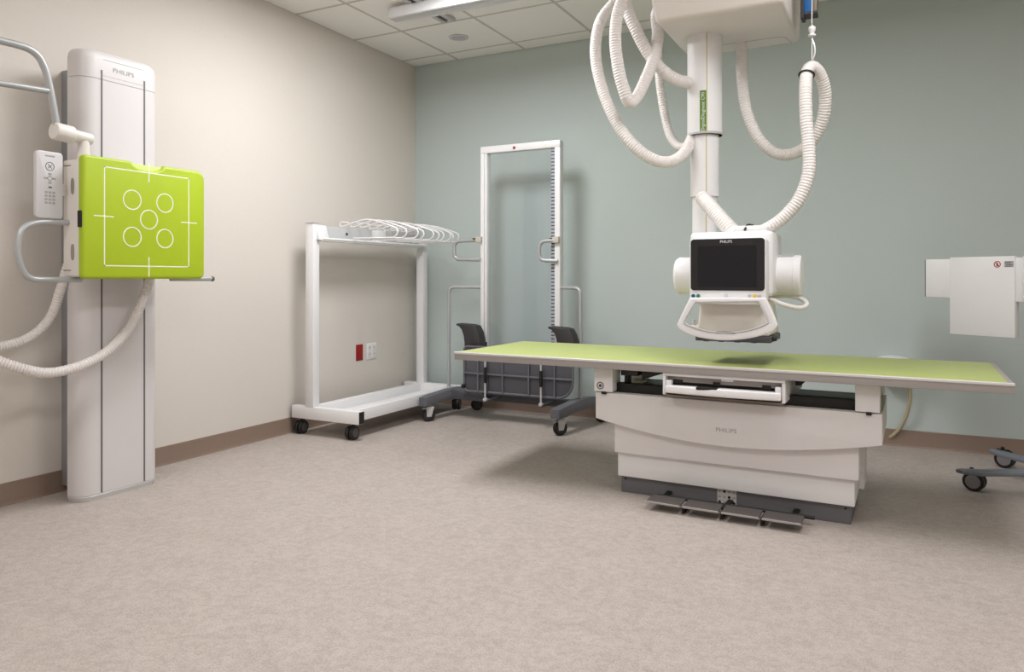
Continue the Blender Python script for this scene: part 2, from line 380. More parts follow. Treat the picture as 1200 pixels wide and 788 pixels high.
# ------------------------------------------------------------------ wall stand
def wall_stand():
    t = thing('wall_stand', (-3.40, 2.25, 0), 'white upright x-ray wall stand with lime green detector on the cream wall', 'wall stand')
    y0, y1, xf, xb = 2.064, 2.464, -3.283, -3.385
    zt = 2.098
    # plan section with a wide round left corner, lofted to a soft top
    def sec(ins):
        a = xf - ins * 0.9; l, r, bk = y0 + ins, y1 - ins, xb + 0.0
        o = [(bk, l), (bk, r)]
        for (cy, cx, rr, s0) in ((r, a, .045, 0), (l, a, .07, 1)):
            for k in range(7):
                q = math.pi / 2 * k / 6
                if s0 == 0: o.append((a - rr + rr * math.sin(q), r - rr + rr * math.cos(q)))
                else: o.append((a - rr + rr * math.cos(q), l + rr - rr * math.sin(q)))
        return o
    def loft(levels, name, m):
        b = bmesh.new(); R = [[b.verts.new((x, y, z)) for x, y in sec(i)] for z, i in levels]
        n = len(R[0])
        for A, B in zip(R, R[1:]):
            for k in range(n): b.faces.new((A[k], A[(k + 1) % n], B[(k + 1) % n], B[k]))
        b.faces.new(R[0][::-1]); b.faces.new(R[-1]); bmesh.ops.recalc_face_normals(b, faces=b.faces[:])
        q = MB(); q._add(b); return q.build(name, m, t)
    loft([(0.028, 0), (1.955, 0)], 'column', M_STAND)
    top = loft([(1.957, 0), (2.045, 0), (2.068, .004), (2.083, .014), (2.093, .028), (zt, .05)], 'top_cap', M_STAND)
    loft([(0.0, .006), (0.022, .0), (0.0275, .004)], 'base_trim', M_SILV)
    for y in (2.162, 2.382): MB().box(xf - .006, xf + .0012, y - .0042, y + .0042, 0.03, 2.0 if y < 2.2 else 2.0).build('slot', mat('slot_dark', (104, 102, 104), .6), t)
    MB().box(-3.573, xb + .005, 2.15, 2.40, 0.03, 2.03, .004).build('back_plate', mat('plate_grey', (150, 151, 154), .5), t)
    pn = MB(); yA, yB_, zA, zB = 2.17, 2.375, 1.975, 2.052
    for a in ((yA, yB_, zB - .0015, zB), (yA, yB_, zA, zA + .0015)): pn.box(xf - .001, xf + .0008, *a)
    pn.build('name_panel_seam', M_GTXT, top)
    text('brand_lettering', 'PHILIPS', .030, (xf + .001, 2.272, 2.012), (0, 1, 0), (0, 0, 1), M_GTXT, top, 1.05, .108)
    # carriage and detector
    XD = -3.03
    MB().box(-3.29, -3.15, 2.09, 2.38, 1.1, 1.5, .008).build('carriage', M_CREAM, t)
    ya, yb, za, zb = 1.912, 2.53, 1.026, 1.553
    hs = MB().box(-3.166, -3.055, ya, yb - .02, za + .012, zb - .02, .006).build('detector_housing', M_CREAM, t)
    for z in (1.42, 1.14):
        MB().prism([(-3.098 + .011 * math.cos(a / 20 * 2 * math.pi), z + .035 * (1 if math.sin(a / 20 * 2 * math.pi) >= 0 else -1) * min(1, abs(math.sin(a / 20 * 2 * math.pi))) ** .6) for a in range(20)], 'y', ya - .002, ya + .01).build('grip_recess', mat('recess_taupe', (150, 140, 130), .6), hs)
    for z in (za + .035, zb - .045): MB().box(-3.16, -3.11, ya - .0012, ya, z, z + .003).build('seam', M_DTXT, hs)
    # lime front shell with a shallow hand notch in its upper edge
    ym = (ya + yb) / 2
    poly = rrect(ya, yb, za, zb, [.02, .03, .045, .022])
    pts = [p for p in poly]; cut = []
    for p in pts[:21]: cut.append(p)                       # x0z0, x1z0, x1z1 corners
    for k in range(13):
        q = k / 12; y = ym + .085 - .17 * q; cut.append((y, zb - .034 * max(0, math.sin(math.pi * q)) ** .55))
    cut += pts[21:]
    gs = MB().prism(cut, 'x', -3.056, XD, .012, 3, True).build('detector_front', M_GREEN, t, .7)
    MB().prism([(ym + .088, zb - .006), (ym - .088, zb - .006), (ym - .088, zb - .05), (ym + .088, zb - .05)], 'x', -3.062, -3.050).build('hand_notch', M_NOTCH, gs)
    MB().box(-3.058, -3.036, ya - .006, ya + .01, 1.245, 1.315, .002, 1).build('latch', M_BLACK, gs)
    x = XD + .0003; sq = .216; zc = 1.297; yc = 2.222; w = .0052
    b = MB()
    for a in ((yc - sq, yc + sq, zc - sq, zc - sq + w), (yc - sq, yc + sq, zc + sq - w, zc + sq), (yc - sq, yc - sq + w, zc - sq, zc + sq), (yc + sq - w, yc + sq, zc - sq, zc + sq)): b.box(XD - .001, x, *a)
    b.build('square_marking', M_LINE, gs)
    for dy, dz in ((0, 1), (0, -1), (1, 0), (-1, 0)):
        cy, cz = yc + dy * sq, zc + dz * sq; hl = .045
        MB().box(XD - .001, x + .0002, cy - (hl if dy else w / 2), cy + (hl if dy else w / 2), cz - (hl if dz else w / 2), cz + (hl if dz else w / 2)).build('cross_marking', M_LINE, gs)
    for dy, dz in ((0, 0), (-.083, .083), (.083, .083), (-.083, -.083), (.083, -.083)):
        MB().ring((x, yc + dy, zc + dz), .043, .0052, 'x', 40, .0012).build('circle_marking', M_LINE, gs)
    # remote control docked at the left flank
    X = -3.12; p0 = at(42.5, 255, X=X); p1 = at(74, 180, X=X)
    MB().box(-3.158, -3.142, p1.y - .05, ya + .02, 1.38, 1.43, .003).build('remote_bracket', M_CREAM, t)
    rm = MB().prism(rrect(p0.y, p1.y, p0.z, p1.z, .015), 'x', X - .022, X, .004, 2).build('remote_control', mat('remote_grey', (206, 204, 205), .45), t)
    cy = (p0.y + p1.y) / 2; xx = X + .0004
    MB().ring((xx, cy, p1.z - .062), .017, .0022, 'x', 24, .001).build('button_ring', M_DTXT, rm)
    b = MB()
    for a in (45, -45):
        c, s_ = math.cos(math.radians(a)) * .011, math.sin(math.radians(a)) * .011
        b.tube([(xx, cy - c, p1.z - .062 - s_), (xx, cy + c, p1.z - .062 + s_)], .0011, 6)
    b.build('button_cross', M_DTXT, rm)
    b = MB()
    for dy, dz in ((0, .018), (0, -.018), (.018, 0), (-.018, 0)): b.box(X, xx, cy + dy - .007, cy + dy + .007, p1.z - .112 + dz - .004, p1.z - .112 + dz + .004)
    b.build('arrow_pad', M_GTXT, rm)
    MB().ring((xx, cy, p1.z - .112), .0115, .002, 'x', 4, .001).build('pad_outline', M_DTXT, rm)
    MB().box(X, xx, cy - .02, cy + .02, p1.z - .022, p1.z - .016).build('remote_lettering', M_GTXT, rm)
    for r_ in range(4):
        for c_ in range(3):
            q0, q1 = cy - .021 + c_ * .0155, p1.z - .175 - r_ * .0145
            MB().box(X, xx, q0, q0 + .011, q1, q1 + .009).build('key', M_GTXT, rm)
    MB().box(X, xx, cy - .006, cy + .008, p1.z - .152, p1.z - .146).build('key', M_DTXT, rm)
    # tubular hand grips
    XH = -3.13
    P = [at(a, b_, X=XH) for a, b_ in ((95, 328), (30, 328), (19, 296), (24, 268), (42, 260.5), (80, 261))]
    MB().tube(bend(P, .05, 8), .0125, 12).build('hand_grip', M_TUBE, t)
    P = [at(200, 327, X=XH), at(249, 327, X=XH)]
    MB().tube(P, .0115, 12).build('hand_grip', M_TUBE, t)
    MB().lathe([(.001, 0), (.009, .001), (.0125, .006), (.0125, .014)], P[1] + Vector((0, .008, 0)), 'y').build('grip_end', M_DGREY, t) if False else MB().cyl(P[1] - Vector((0, .012, 0)), P[1] + Vector((0, .006, 0)), .0128, None, 16, .004).build('grip_end', M_DGREY, t)
    # overhead bar on its swivel
    h0, h1 = at(62, 153, X=XH), at(107, 164, X=XH)
    MB().cyl(h0, h0.lerp(h1, .50), .037, .037, 24, .007).cyl(h0.lerp(h1, .48), h1, .027, .025, 24, .005).build('swivel_joint', M_CREAM, t)
    e = at(98, 165, X=XH); MB().cyl((XH, e.y, 1.52), (XH, e.y, e.z), .028, .022, 20).build('swivel_post', M_CREAM, t)
    P = [at(a, b_, X=XH) for a, b_ in ((67, 150), (62.5, 125), (58, 102), (53, 82), (45.5, 67), (34, 57.5), (18, 52), (0, 47.5), (-60, 31))]
    MB().tube(smooth_path(P, 10), .0148, 12).build('overhead_bar', M_TUBE, t)
    MB().tube([at(58.5, 107, X=XH), at(-60, 88, X=XH)], .0125, 12).build('overhead_crossbar', M_TUBE, t)
    # flexible conduit looping beside the column
    P = [Vector((-3.17, 2.38, 1.15)), at(176, 325, X=-3.20), at(165, 358, X=-3.20), at(145, 393, X=-3.20), at(110, 422, X=-3.20), at(60, 437, X=-3.21), at(15, 429, X=-3.23),
         at(-30, 412, X=-3.28), at(-60, 404, X=-3.37), at(-50, 408, X=-3.46), at(-10, 408, X=-3.48), at(30, 398, X=-3.47), at(58, 374, X=-3.44), at(71, 340, X=-3.40), at(80, 310, X=-3.38)]
    MB().tube(smooth_path(P, 40), .0225, 14, False, .0026, .012).build('conduit', M_HOSE, t)
wall_stand()

# ------------------------------------------------------------------ casters
def caster(t, x, y, r, ztop, yaw=0.0, w=.022, hub=M_CHAR, fork=M_CHAR, twin=True, brake=False, name='caster'):
    """wheel on the floor at x, y with its axle along local x, fork up to ztop"""
    c = Vector((x, y, r)); R = Matrix.Translation((x, y, 0)) @ Matrix.Rotation(yaw, 4, 'Z')
    f = MB()
    if twin: f.box(-.006, .006, -.4 * r, .9 * r, r * .9, 2 * r + .004, .003, 1).cyl((0, .25 * r, 2 * r), (0, .25 * r, ztop), .009, None, 12)
    else:
        for s in (-1, 1): f.prism([(-.35 * r, r * .75), (.35 * r, r * .75), (.75 * r, 2.15 * r), (-.45 * r, 2.15 * r)], 'x', s * (w * .5 + .004), s * (w * .5 + .007))
        f.box(-w * .5 - .007, w * .5 + .007, -.45 * r, .75 * r, 2.1 * r, 2.1 * r + .006, .002, 1).cyl((0, .15 * r, 2.1 * r), (0, .15 * r, ztop), .012, None, 12)
    fo = f.build(name, fork, t, xf=R)
    for s in ((-1, 1) if twin else (0,)):
        h = w * .5; o = s * (h * .5 + .005) if twin else 0; h = h * .5 + (0.001 if twin else h * .5)
        MB().lathe([(r * .55, o - h), (r * .93, o - h), (r, o - h * .6), (r, o + h * .6), (r * .93, o + h), (r * .55, o + h)], (0, 0, r), 'x', 24).build('wheel', M_BLACK, fo, xf=R)
        MB().lathe([(r * .05, o - h - .002), (r * .68, o - h - .0012), (r * .72, o - h + .001), (r * .72, o + h - .001), (r * .68, o + h + .0012), (r * .05, o + h + .002)], (0, 0, r), 'x', 24).build('wheel_hub', hub, fo, xf=R)
    if brake: MB().box(-.014, .014, -1.0 * r, -.3 * r, 1.85 * r, 2.0 * r, .003, 1).build('brake_lever', fork, fo, xf=R)

# ------------------------------------------------------------------ apron hanger rack
def rack():
    t = thing('hanger_rack', (-3.28, 4.25, 0), 'white wheeled metal rack holding wire hangers against the cream wall', 'rack')
    ya, yb = 3.675, 4.93
    zt = at(366, 262, Y=ya).z
    for (y, n) in ((ya, 0), (yb, 1)):
        MB().box(-3.545, (-2.985 if n == 0 else -3.01), y - .028, y + .028, .108, .190, .004).build('foot_bar', M_WHITE, t)
        e_ = -2.985 if n == 0 else -3.01; MB().box(e_, e_ + .006, y - .024, y + .024, .112, .186, .002, 1).build('end_cap', M_BLACK, t)
        MB().box(-3.551, -3.545, y - .024, y + .024, .112, .186, .002, 1).build('end_cap', M_BLACK, t)
        MB().box(-3.420, -3.355, y - .030, y + .030, .188, zt - (.0 if n == 0 else .07), .004).build('post', M_WHITE, t)
    MB().box(-3.424, -3.351, ya - .034, ya + .034, zt, zt + .004, .001, 1).build('post_cap', M_LGREY, t)
    # lower tray between the foot bars
    MB().box(-3.10, -3.045, ya + .028, yb - .028, .112, .186, .003).build('tray_rail', M_WHITE, t)
    MB().box(-3.44, -3.385, ya + .028, yb - .028, .112, .186, .003).build('tray_rail', M_WHITE, t)
    MB().box(-3.385, -3.10, ya + .028, yb - .028, .118, .124).build('tray_floor', M_WHITE, t)
    # hanger head
    MB().box(-3.445, -3.395, ya + .02, yb - .02, 1.292, 1.378, .003).build('top_beam', mat('beam_shade_grey', (192, 194, 194), .5), t)  # white beam; the shadow under the hangers is put into its grey colour
    MB().box(-3.395, -3.33, ya + .026, yb - .02, 1.272, 1.292, .003).build('lower_ledge', M_WHITE, t)
    MB().cyl((-3.335, ya + .03, 1.287), (-3.335, yb - .02, 1.287), .010, None, 12).build('pivot_rod', M_WHITE, t)
    MB().hexa([(-3.40, ya, 1.28), (-3.33, ya, 1.28), (-3.33, ya + .10, 1.28), (-3.40, ya + .10, 1.28), (-3.40, ya, 1.378), (-3.36, ya, 1.378), (-3.36, ya + .10, 1.378), (-3.40, ya + .10, 1.378)], .003).build('gusset', M_WHITE, t)
    MB().box(-3.395, -3.345, 4.30, 4.40, 1.29, 1.378, .003).build('gusset', M_WHITE, t)
    for y in (4.02, 4.62): MB().cyl((-3.396, y, 1.335), (-3.388, y, 1.335), .010, None, 12, .002).build('bolt', M_CHAR, t)
    for (x, y, a) in ((-3.50, ya + .015, .12), (-3.075, ya + .02, .08), (-3.50, yb, -.4), (-3.06, yb, .3)):
        caster(t, x, y, .044, .112, a, .044, mat('caster_dark_hub', (84, 81, 81), .5))
rack()
def hangers():
    def shape(dx, dz):
        p = [(-3.335, 1.305), (-3.2, 1.303), (-3.01, 1.302), (-2.985, 1.306), (-2.962, 1.325), (-2.96, 1.348), (-2.978, 1.368), (-3.06, 1.395), (-3.16, 1.424), (-3.24, 1.430),
             (-3.33, 1.412), (-3.40, 1.394), (-3.44, 1.39), (-3.452, 1.402), (-3.445, 1.418), (-3.42, 1.42), (-3.37, 1.412)]
        return [(x + dx * (1 if x < -3.0 else 1), 0, z + dz) for x, z in p]
    Y = [4.02, 4.13, 4.24, 4.34, 4.44, 4.52, 4.60, 4.67, 4.73, 4.79]
    nth = ['', 'second', 'third', 'fourth', 'fifth', 'sixth', 'seventh', 'eighth', 'ninth']
    for i, y in enumerate(Y):
        o = MB().tube(smooth_path(shape(0, (i * 37 % 5) * .0015), 5), .0055, 8).build('wire_hanger', M_WHITE)
        o.location = (0, 0, 0)
        yaw = random.uniform(-.04, .10)
        o.data.transform(Matrix.Translation((3.335, 0, -1.287))); o.location = (-3.335, y, 1.287); o.rotation_euler = (0, 0, yaw)
        lab = ('white wire hanger nearest the viewer on the rack' if i == 0 else 'white wire hanger nearest the sage wall, last on the rack' if i == len(Y) - 1 else 'white wire hanger on the rack, %s from the end nearest the viewer' % nth[i])
        tag(o, lab, 'hanger', 'wire hangers on the rack')
hangers()

# ------------------------------------------------------------------ wall plates
def plates():
    t = thing('wall_plate', (XW, 4.376, .47), 'dark red blank wall plate left of the white outlet', 'wall plate')
    MB().box(XW, XW + .006, 4.338, 4.415, .410, .531, .0025).build('plate', M_RED, t)
    for z in (.425, .516): MB().cyl((XW + .005, 4.376, z), (XW + .0072, 4.376, z), .003, None, 10).build('screw', M_RED, t)
    t = thing('power_outlet', (XW, 4.52, .47), 'white two-gang power outlet right of the red plate', 'outlet')
    MB().box(XW, XW + .006, 4.463, 4.577, .408, .532, .0025).build('plate', M_WHITE, t)
    for y in (4.493, 4.547):
        for z in (.445, .495):
            r = MB().prism(rrect(y - .018, y + .018, z - .02, z + .02, .007), 'x', XW + .005, XW + .008, .001, 1).build('socket', M_CREAM, t)
            for d in (-.006, .006): MB().box(XW + .0075, XW + .0083, y + d - .0012, y + d + .0012, z - .002, z + .01).build('slot', M_DTXT, r)
plates()

# ------------------------------------------------------------------ mobile stand with clear panel
def film_stand():
    t = thing('patient_stand', (-2.45, 4.70, 0), 'wheeled patient stand with clear panel in a tall white frame', 'patient stand')
    Y0 = 4.73; Y1 = Y0 + .06
    xl, xr = at(563, 172, Y=Y0).x, at(656.2, 163, Y=Y0).x
    zt = at(610, 168, Y=Y0).z; zb = .50
    w = .042
    MB().box(xl, xl + .030, Y0, Y1, zb, zt - .0505, .003).build('frame_post', M_WHITE, t)
    MB().box(xl + .033, xl + .052, Y0 + .004, Y1, zb, zt - .0505, .002).build('inner_post', M_WHITE, t)
    MB().box(xr - w, xr, Y0, Y1, zb - .03, zt - .0505, .003).build('frame_post', M_WHITE, t)
    top = MB().box(xl, xr, Y0, Y1, zt - .05, zt, .003).build('frame_header', M_WHITE, t)
    MB().cyl(((xl + xr) / 2 - .04, Y0 - .001, zt - .028), ((xl + xr) / 2 - .04, Y0 + .002, zt - .028), .012, None, 20).build('warning_dot', M_SIGNRED, top)
    MB().cyl(((xl + xr) / 2 - .04, Y0 - .0015, zt - .028), ((xl + xr) / 2 - .04, Y0 + .002, zt - .028), .006, None, 16).build('warning_dot_core', M_DTXT, top)
    MB().box(xr - .115, xr - .06, Y0 - .0008, Y0 + .001, zt - .062, zt - .050).build('small_label', M_SIGNRED, top) if False else None
    MB().box(xl, xr, Y0 + .012, Y1, .47, .51, .003).build('frame_sill', M_LGREY, t)
    MB().box(xl + .045, xr - w + .002, Y0 + .028, Y0 + .034, .505, zt - .048).build('clear_panel', M_CLEAR, t)
    MB().box(xr - w - .036, xr - w - .010, Y0 + .022, Y0 + .027, .51, zt - .052).build('ruler', M_RULER, t)
    # hand grips on the frame
    for (x0, dx) in ((xl + .006, -.215), (xr - .012, -.135)):
        z0, z1 = 1.312 if dx < -.2 else 1.296, 1.165 if dx < -.2 else 1.150
        P = [(x0, Y0 - .012, z0), (x0 + dx, Y0 - .03, z0 - .008), (x0 + dx, Y0 - .03, z1 + .005), (x0, Y0 - .012, z1)]
        MB().tube(bend(P, .05, 7), .0135, 12).build('hand_grip', M_TUBE, t)
        c = MB().box(x0 - .035, x0 + .012, Y0 - .028, Y0 + .002, z0 - .02, z0 + .024, .004).build('clamp', mat('clamp_beige', (196, 190, 178), .5), t)
        MB().cyl((x0 - .062, Y0 - .014, z0), (x0 - .035, Y0 - .014, z0), .015, None, 16, .003).build('clamp_knob', M_CHAR, c)
    # low side tubes rising from the legs
    for (xv, xi) in ((-2.985, xl + .01), (-1.920, xr - .01)):
        P = [(xv, 4.70, .175), (xv, 4.70, .962), (xi, Y0 + .02, .962)]
        MB().tube(bend(P, .05, 8), .0125, 12).build('side_tube', M_TUBE, t)
        MB().cyl((xv, 4.70, .165), (xv, 4.70, .215), .015, None, 16, .002).build('tube_socket', M_LGREY, t)
    # legs
    for (xc, s) in ((-2.985, 1), (-1.955, -1)):
        shear = Matrix(((1, .155, 0, -.155 * 4.40), (0, 1, 0, 0), (0, 0, 1, 0), (0, 0, 0, 1)))     # legs splay towards the wall
        MB().prism([(4.36, .116), (4.36, .176), (4.40, .184), (4.62, .208), (4.76, .208), (5.02, .176), (5.02, .112), (4.86, .122), (4.70, .135), (4.56, .130), (4.46, .116)], 'x', xc - .033, xc + .033, .006).build('leg', M_MGREY, t, xf=shear)
        caster(t, xc + .005, 4.42, .048, .132, -.72, .028, M_CHAR, M_LGREY, False, True)
        caster(t, xc + .085, 4.97, .046, .132, -.8, .028, M_CHAR, M_CHAR, False)
    MB().box(-2.955, -1.985, 4.735, 4.80, .125, .175, .006).build('cross_beam', M_DGREY, t)
    MB().prism([(-2.95, .20), (-2.90, .215), (-2.70, .17), (-2.62, .135), (-2.95, .135)], 'y', 4.63, 4.73, .006).build('leg_bracket', M_DGREY, t)
    # folded ribbed footplate
    yp = 4.56; x0, x1, z0, z1 = -2.775, -1.925, .215, .535
    fp = MB().prism(rrect(x0, x1, z0, z1, [.03, .11, .06, .03]), 'y', yp + .018, yp + .03, .003).build('footplate', M_DGREY, t)
    rim = rrect(x0, x1, z0, z1, [.03, .11, .06, .03])
    MB().tube([(a, yp + .016, b) for a, b in rim], .009, 8, True).build('rim', M_MGREY, fp)
    for x in (-2.655, -2.455, -2.25, -2.055): MB().box(x - .006, x + .006, yp, yp + .02, z0 + .004, z1 - .004, .002, 1).build('rib', M_MGREY, fp)
    MB().box(-2.59, -2.578, yp, yp + .02, z0 + .004, z1 - .004, .002, 1).build('rib', M_MGREY, fp)
    for z in (.345, .475): MB().box(x0 + .004, x1 - .004, yp + .001, yp + .02, z - .006, z + .006, .002, 1).build('rib', M_MGREY, fp)
    MB().box(x0 - .015, x0 + .01, yp - .004, yp + .02, .235, .262, .004).build('catch', M_BLACK, fp)
    for x in (-2.575, -2.14):
        g = MB().cyl((x, yp - .03, .17), (x, yp - .03, .47), .0065, None, 10).build('gas_spring', M_SILV, t)
        MB().cyl((x, yp - .03, .29), (x, yp - .03, .40), .012, None, 12, .002).build('spring_body', M_BLACK, g)
        MB().lathe([(.004, -.016), (.013, -.012), (.013, .012), (.004, .016)], (x, yp - .03, .17), 'y', 14).build('pivot', M_LGREY, g)
        MB().box(x - .012, x + .012, yp - .03, 4.74, .150, .166, .003, 1).build('spring_bracket', M_DGREY, g)
    # curved charcoal supports beside the posts
    for xs_ in (-2.865, -2.125):
        pr = [(0, .690), (.01, .697), (.125, .692), (.165, .683), (.19, .64), (.205, .585), (.21, .52), (.21, .49), (.075, .49), (.073, .56), (.066, .61), (.050, .652), (.028, .674), (.006, .682)]
        a = MB().prism([(xs_ + u, v) for u, v in pr], 'y', 4.60, 4.69, .008).build('side_support', M_CHAR, t)
        MB().box(xs_ + .09, xs_ + .19, 4.66, 4.74, .50, .56, .006).build('support_arm', M_CHAR, a)
    MB().tube(smooth_path([(xl + .02, Y0 - .005, .64), (xl + .005, Y0 - .03, .60), (xl - .02, Y0 - .04, .585), (xl - .015, Y0 - .04, .55)], 6), .008, 8).build('lock_lever', M_SILV, t)
film_stand()

# ------------------------------------------------------------------ x-ray table
def table():
    t = thing('xray_table', (-0.815, 3.585, 0), 'long x-ray table with lime green top on a white telescoping base', 'table')
    x0, x1, y0, y1, zt = -2.01, .385, 3.205, 3.965, .650
    m_ = .026
    # edge profile: four rails, lime panel inset
    e = .0
    def railx(ya, yb, name): return MB().box(x0, x1, ya, yb, zt - .040, zt - .001, .003).build(name, M_ALU, t)
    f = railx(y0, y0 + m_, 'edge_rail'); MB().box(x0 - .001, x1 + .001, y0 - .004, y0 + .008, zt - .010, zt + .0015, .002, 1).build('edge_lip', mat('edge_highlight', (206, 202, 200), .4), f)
    railx(y1 - m_, y1, 'edge_rail')
    MB().box(x0, x0 + .012, y0 + m_, y1 - m_, zt - .040, zt - .001, .002).build('edge_rail', M_ALU, t)
    MB().box(x1 - .018, x1, y0 + m_, y1 - m_, zt - .040, zt - .001, .002).build('edge_rail', M_ALU, t)
    MB().box(x0 + .012, x1 - .018, y0 + m_, y1 - m_, zt - .032, zt, .002).build('table_top', M_TGREEN, t)
    # sliding frame below the top
    for y, zz in ((3.34, .530), (3.80, .489)):
        MB().box(-1.20, -.10, y, y + .045, .480, zz, .002).build('slide_rail', M_BLACK, t)
    MB().box(-1.16, -.15, 3.40, 3.80, .482, .4885).build('inner_cover', M_BLACK, t)
    for (xa, xb, kn) in ((-1.271, -1.178, True), (-.142, -.052, False)):
        for yy in (3.285, 3.78):
            c = MB().box(xa, xb, yy, yy + .11, .492, .608, .004).build('corner_block', M_WHITE, t)
            if yy < 3.5:
                MB().box(xa + .038 if kn else xa + .04, xa + .060, yy - .001, yy + .02, .480, .4935).build('slot', M_BLACK, c)
                if kn:
                    MB().ring((xa + .032, yy - .0005, .520), .0155, .004, 'y', 28, .002).build('lock_ring', M_DTXT, c)
                    MB().cyl((xa + .032, yy - .003, .520), (xa + .032, yy + .002, .520), .007, None, 16).build('lock_core', M_DTXT, c)
    MB().box(-1.165, -1.08, 3.36, 3.60, .565, .608, .003).build('brake_unit', M_CHAR, t)
    MB().box(-1.15, -1.13, 3.37, 3.42, .525, .568, .003).build('brake_unit', M_BLACK, t)
    for x in (-1.06,): MB().hexa([(x, 3.36, .55), (x + .11, 3.36, .588), (x + .11, 3.5, .588), (x, 3.5, .55), (x, 3.36, .592), (x + .11, 3.36, .603), (x + .11, 3.5, .603), (x, 3.5, .592)]).build('brake_cover', M_BLACK, t)
    MB().box(-.385, -.36, 3.40, 3.70, .565, .608, .003).build('brake_unit', M_CHAR, t)
    # image tray
    xa, xb, yf = -.915, -.398, 3.215
    tr = MB().box(xa + .012, xb - .012, yf + .03, 3.75, .515, .522).box(xa + .012, xb - .012, 3.70, 3.74, .522, .60).build('bucky_tray', M_LGREY, t)
    MB().box(xa, xb, yf, yf + .06, .596, .610, .003).build('tray_top_bar', M_WHITE, tr)
    for x in (xa, xb - .014): MB().box(x, x + .014, yf, 3.74, .512, .5965, .003).build('tray_side', M_WHITE, tr)
    MB().box(xa + .014, xb - .014, yf + .035, yf + .045, .568, .595).build('tray_fascia', mat('fascia_taupe', (158, 152, 146), .5), tr)
    MB().box(xa + .014, xb - .014, yf + .05, yf + .06, .522, .568).build('tray_gap', M_BLACK, tr)
    n = 14; pf = []
    for k in range(n + 1):
        q = k / n; pf.append((xa + .016 + (xb - xa - .032) * q, yf - .012 - .018 * math.sin(math.pi * q)))
    MB().prism(pf + [(xb - .016, yf + .03), (xa + .016, yf + .03)], 'z', .522, .556, .006, 3).build('tray_handle', M_WHITE, tr)
    MB().box(xa + .155, xa + .245, yf - .029, yf + .0, .547, .560, .003).build('grip_recess', M_BLACK, tr)
    for x in (xa + .016, xb - .040): MB().box(x, x + .024, yf - .005, yf + .03, .552, .578, .003).build('handle_end', M_WHITE, tr)
    for u, w_ in ((.03, .05), (.215, .03), (.42, .035)): MB().box(xa + u, xa + u + w_, yf + .030, yf + .036, .562, .578).build('tray_clip', M_BLACK, tr)
    MB().box(xa + .25, xa + .30, yf + .032, yf + .036, .583, .591).build('tray_label', M_WHITE, tr)
    MB().box(xa + .01, xb - .01, yf + .0, yf + .05, .505, .514, .001, 1).build('tray_underside', mat('tray_bronze', (120, 108, 96), .5, .3), tr)
    # telescoping covers
    X0, X1 = -1.268, -.044; Y0, Y1 = 3.295, 3.86
    pf = [(X0, .487)]; 
    for k in range(25):
        q = k / 24; x = X0 + (X1 - X0) * q; pf.append((x, .362 - .072 * math.sin(math.pi * q) ** .9))
    pf.append((X1, .487))
    up = MB().prism(pf, 'y', Y0, Y1, .005, 2).build('upper_cover', M_SHELL, t)
    text('brand_lettering', 'PHILIPS', .026, (-.655, Y0 - .0005, .362), (1, 0, 0), (0, 0, 1), M_GTXT, up, 1.05, .088)
    MB().box(-1.187, -.131, 3.335, 3.82, .20, .345, .004).build('middle_cover', M_SHELL, t)
    MB().box(-1.180, -.148, 3.362, 3.79, .083, .21, .004).build('lower_cover', M_WHITE, t)
    pl = MB().box(-1.172, -.163, 3.39, 3.77, .0, .083, .003).build('plinth', M_PLINTH, t)
    for x in (-1.15, -.185): MB().cyl((x, 3.386, .066), (x, 3.392, .066), .005, None, 10).build('screw', M_BLACK, pl)
    MB().box(-.158, -.125, 3.60, 3.80, .10, .34, .004).build('rear_cover', M_WHITE, t)
    # pictogram sticker
    p0 = at(841.5, 591, Y=3.386); p1 = at(864, 575, Y=3.386)
    st = MB().box(p0.x, p1.x, 3.3875, 3.391, p0.z, p1.z).build('pedal_sticker', mat('sticker_pale', (196, 192, 188), .5), pl)
    dx = (p1.x - p0.x) / 4; dz = (p1.z - p0.z) / 3
    for i in range(4):
        for j in range(3):
            cx, cz = p0.x + dx * (i + .5), p0.z + dz * (j + .5)
            if (i + j) % 3 == 0: MB().cyl((cx, 3.3868, cz), (cx, 3.3878, cz), .0065, None, 12).build('pictogram', M_BLACK, st)
            else: MB().box(cx - .006, cx + .006, 3.3868, 3.3878, cz - .005, cz + .004).build('pictogram', M_GTXT, st)
    # foot pedals
    xa, xb = -.985, -.325; n = 4; w_ = (xb - xa) / n
    for k in range(n):
        a, b = xa + k * w_ + .006, xa + (k + 1) * w_ - .006
        pd = MB().hexa([(a, 3.172, .034), (b, 3.172, .034), (b, 3.268, .038), (a, 3.268, .038), (a, 3.172, .042), (b, 3.172, .042), (b, 3.268, .046), (a, 3.268, .046)], .002, 1).build('foot_pedal', M_STEEL, t)
        MB().box(a, b, 3.168, 3.173, .034, .0425, .001, 1).build('pedal_edge', M_ALU, pd)
    MB().cyl((xa + .02, 3.30, .034), (xb + .03, 3.30, .034), .008, None, 12).build('pedal_bar', M_BLACK, t)
    for x in (xa + .05, (xa + xb) / 2, xb - .05): MB().box(x - .012, x + .012, 3.25, 3.40, .024, .036, .002, 1).build('pedal_bracket', M_BLACK, t)
    for k in range(n + 1):
        x = min(max(xa + k * w_, xa + .02), xb - .02)
        MB().box(x - .004, x + .004, 3.20, 3.31, .0, .03).build('pedal_foot', M_BLACK, t) if 0 < k < n else None
    t.rotation_euler = (0, 0, math.radians(-1.0))
table()

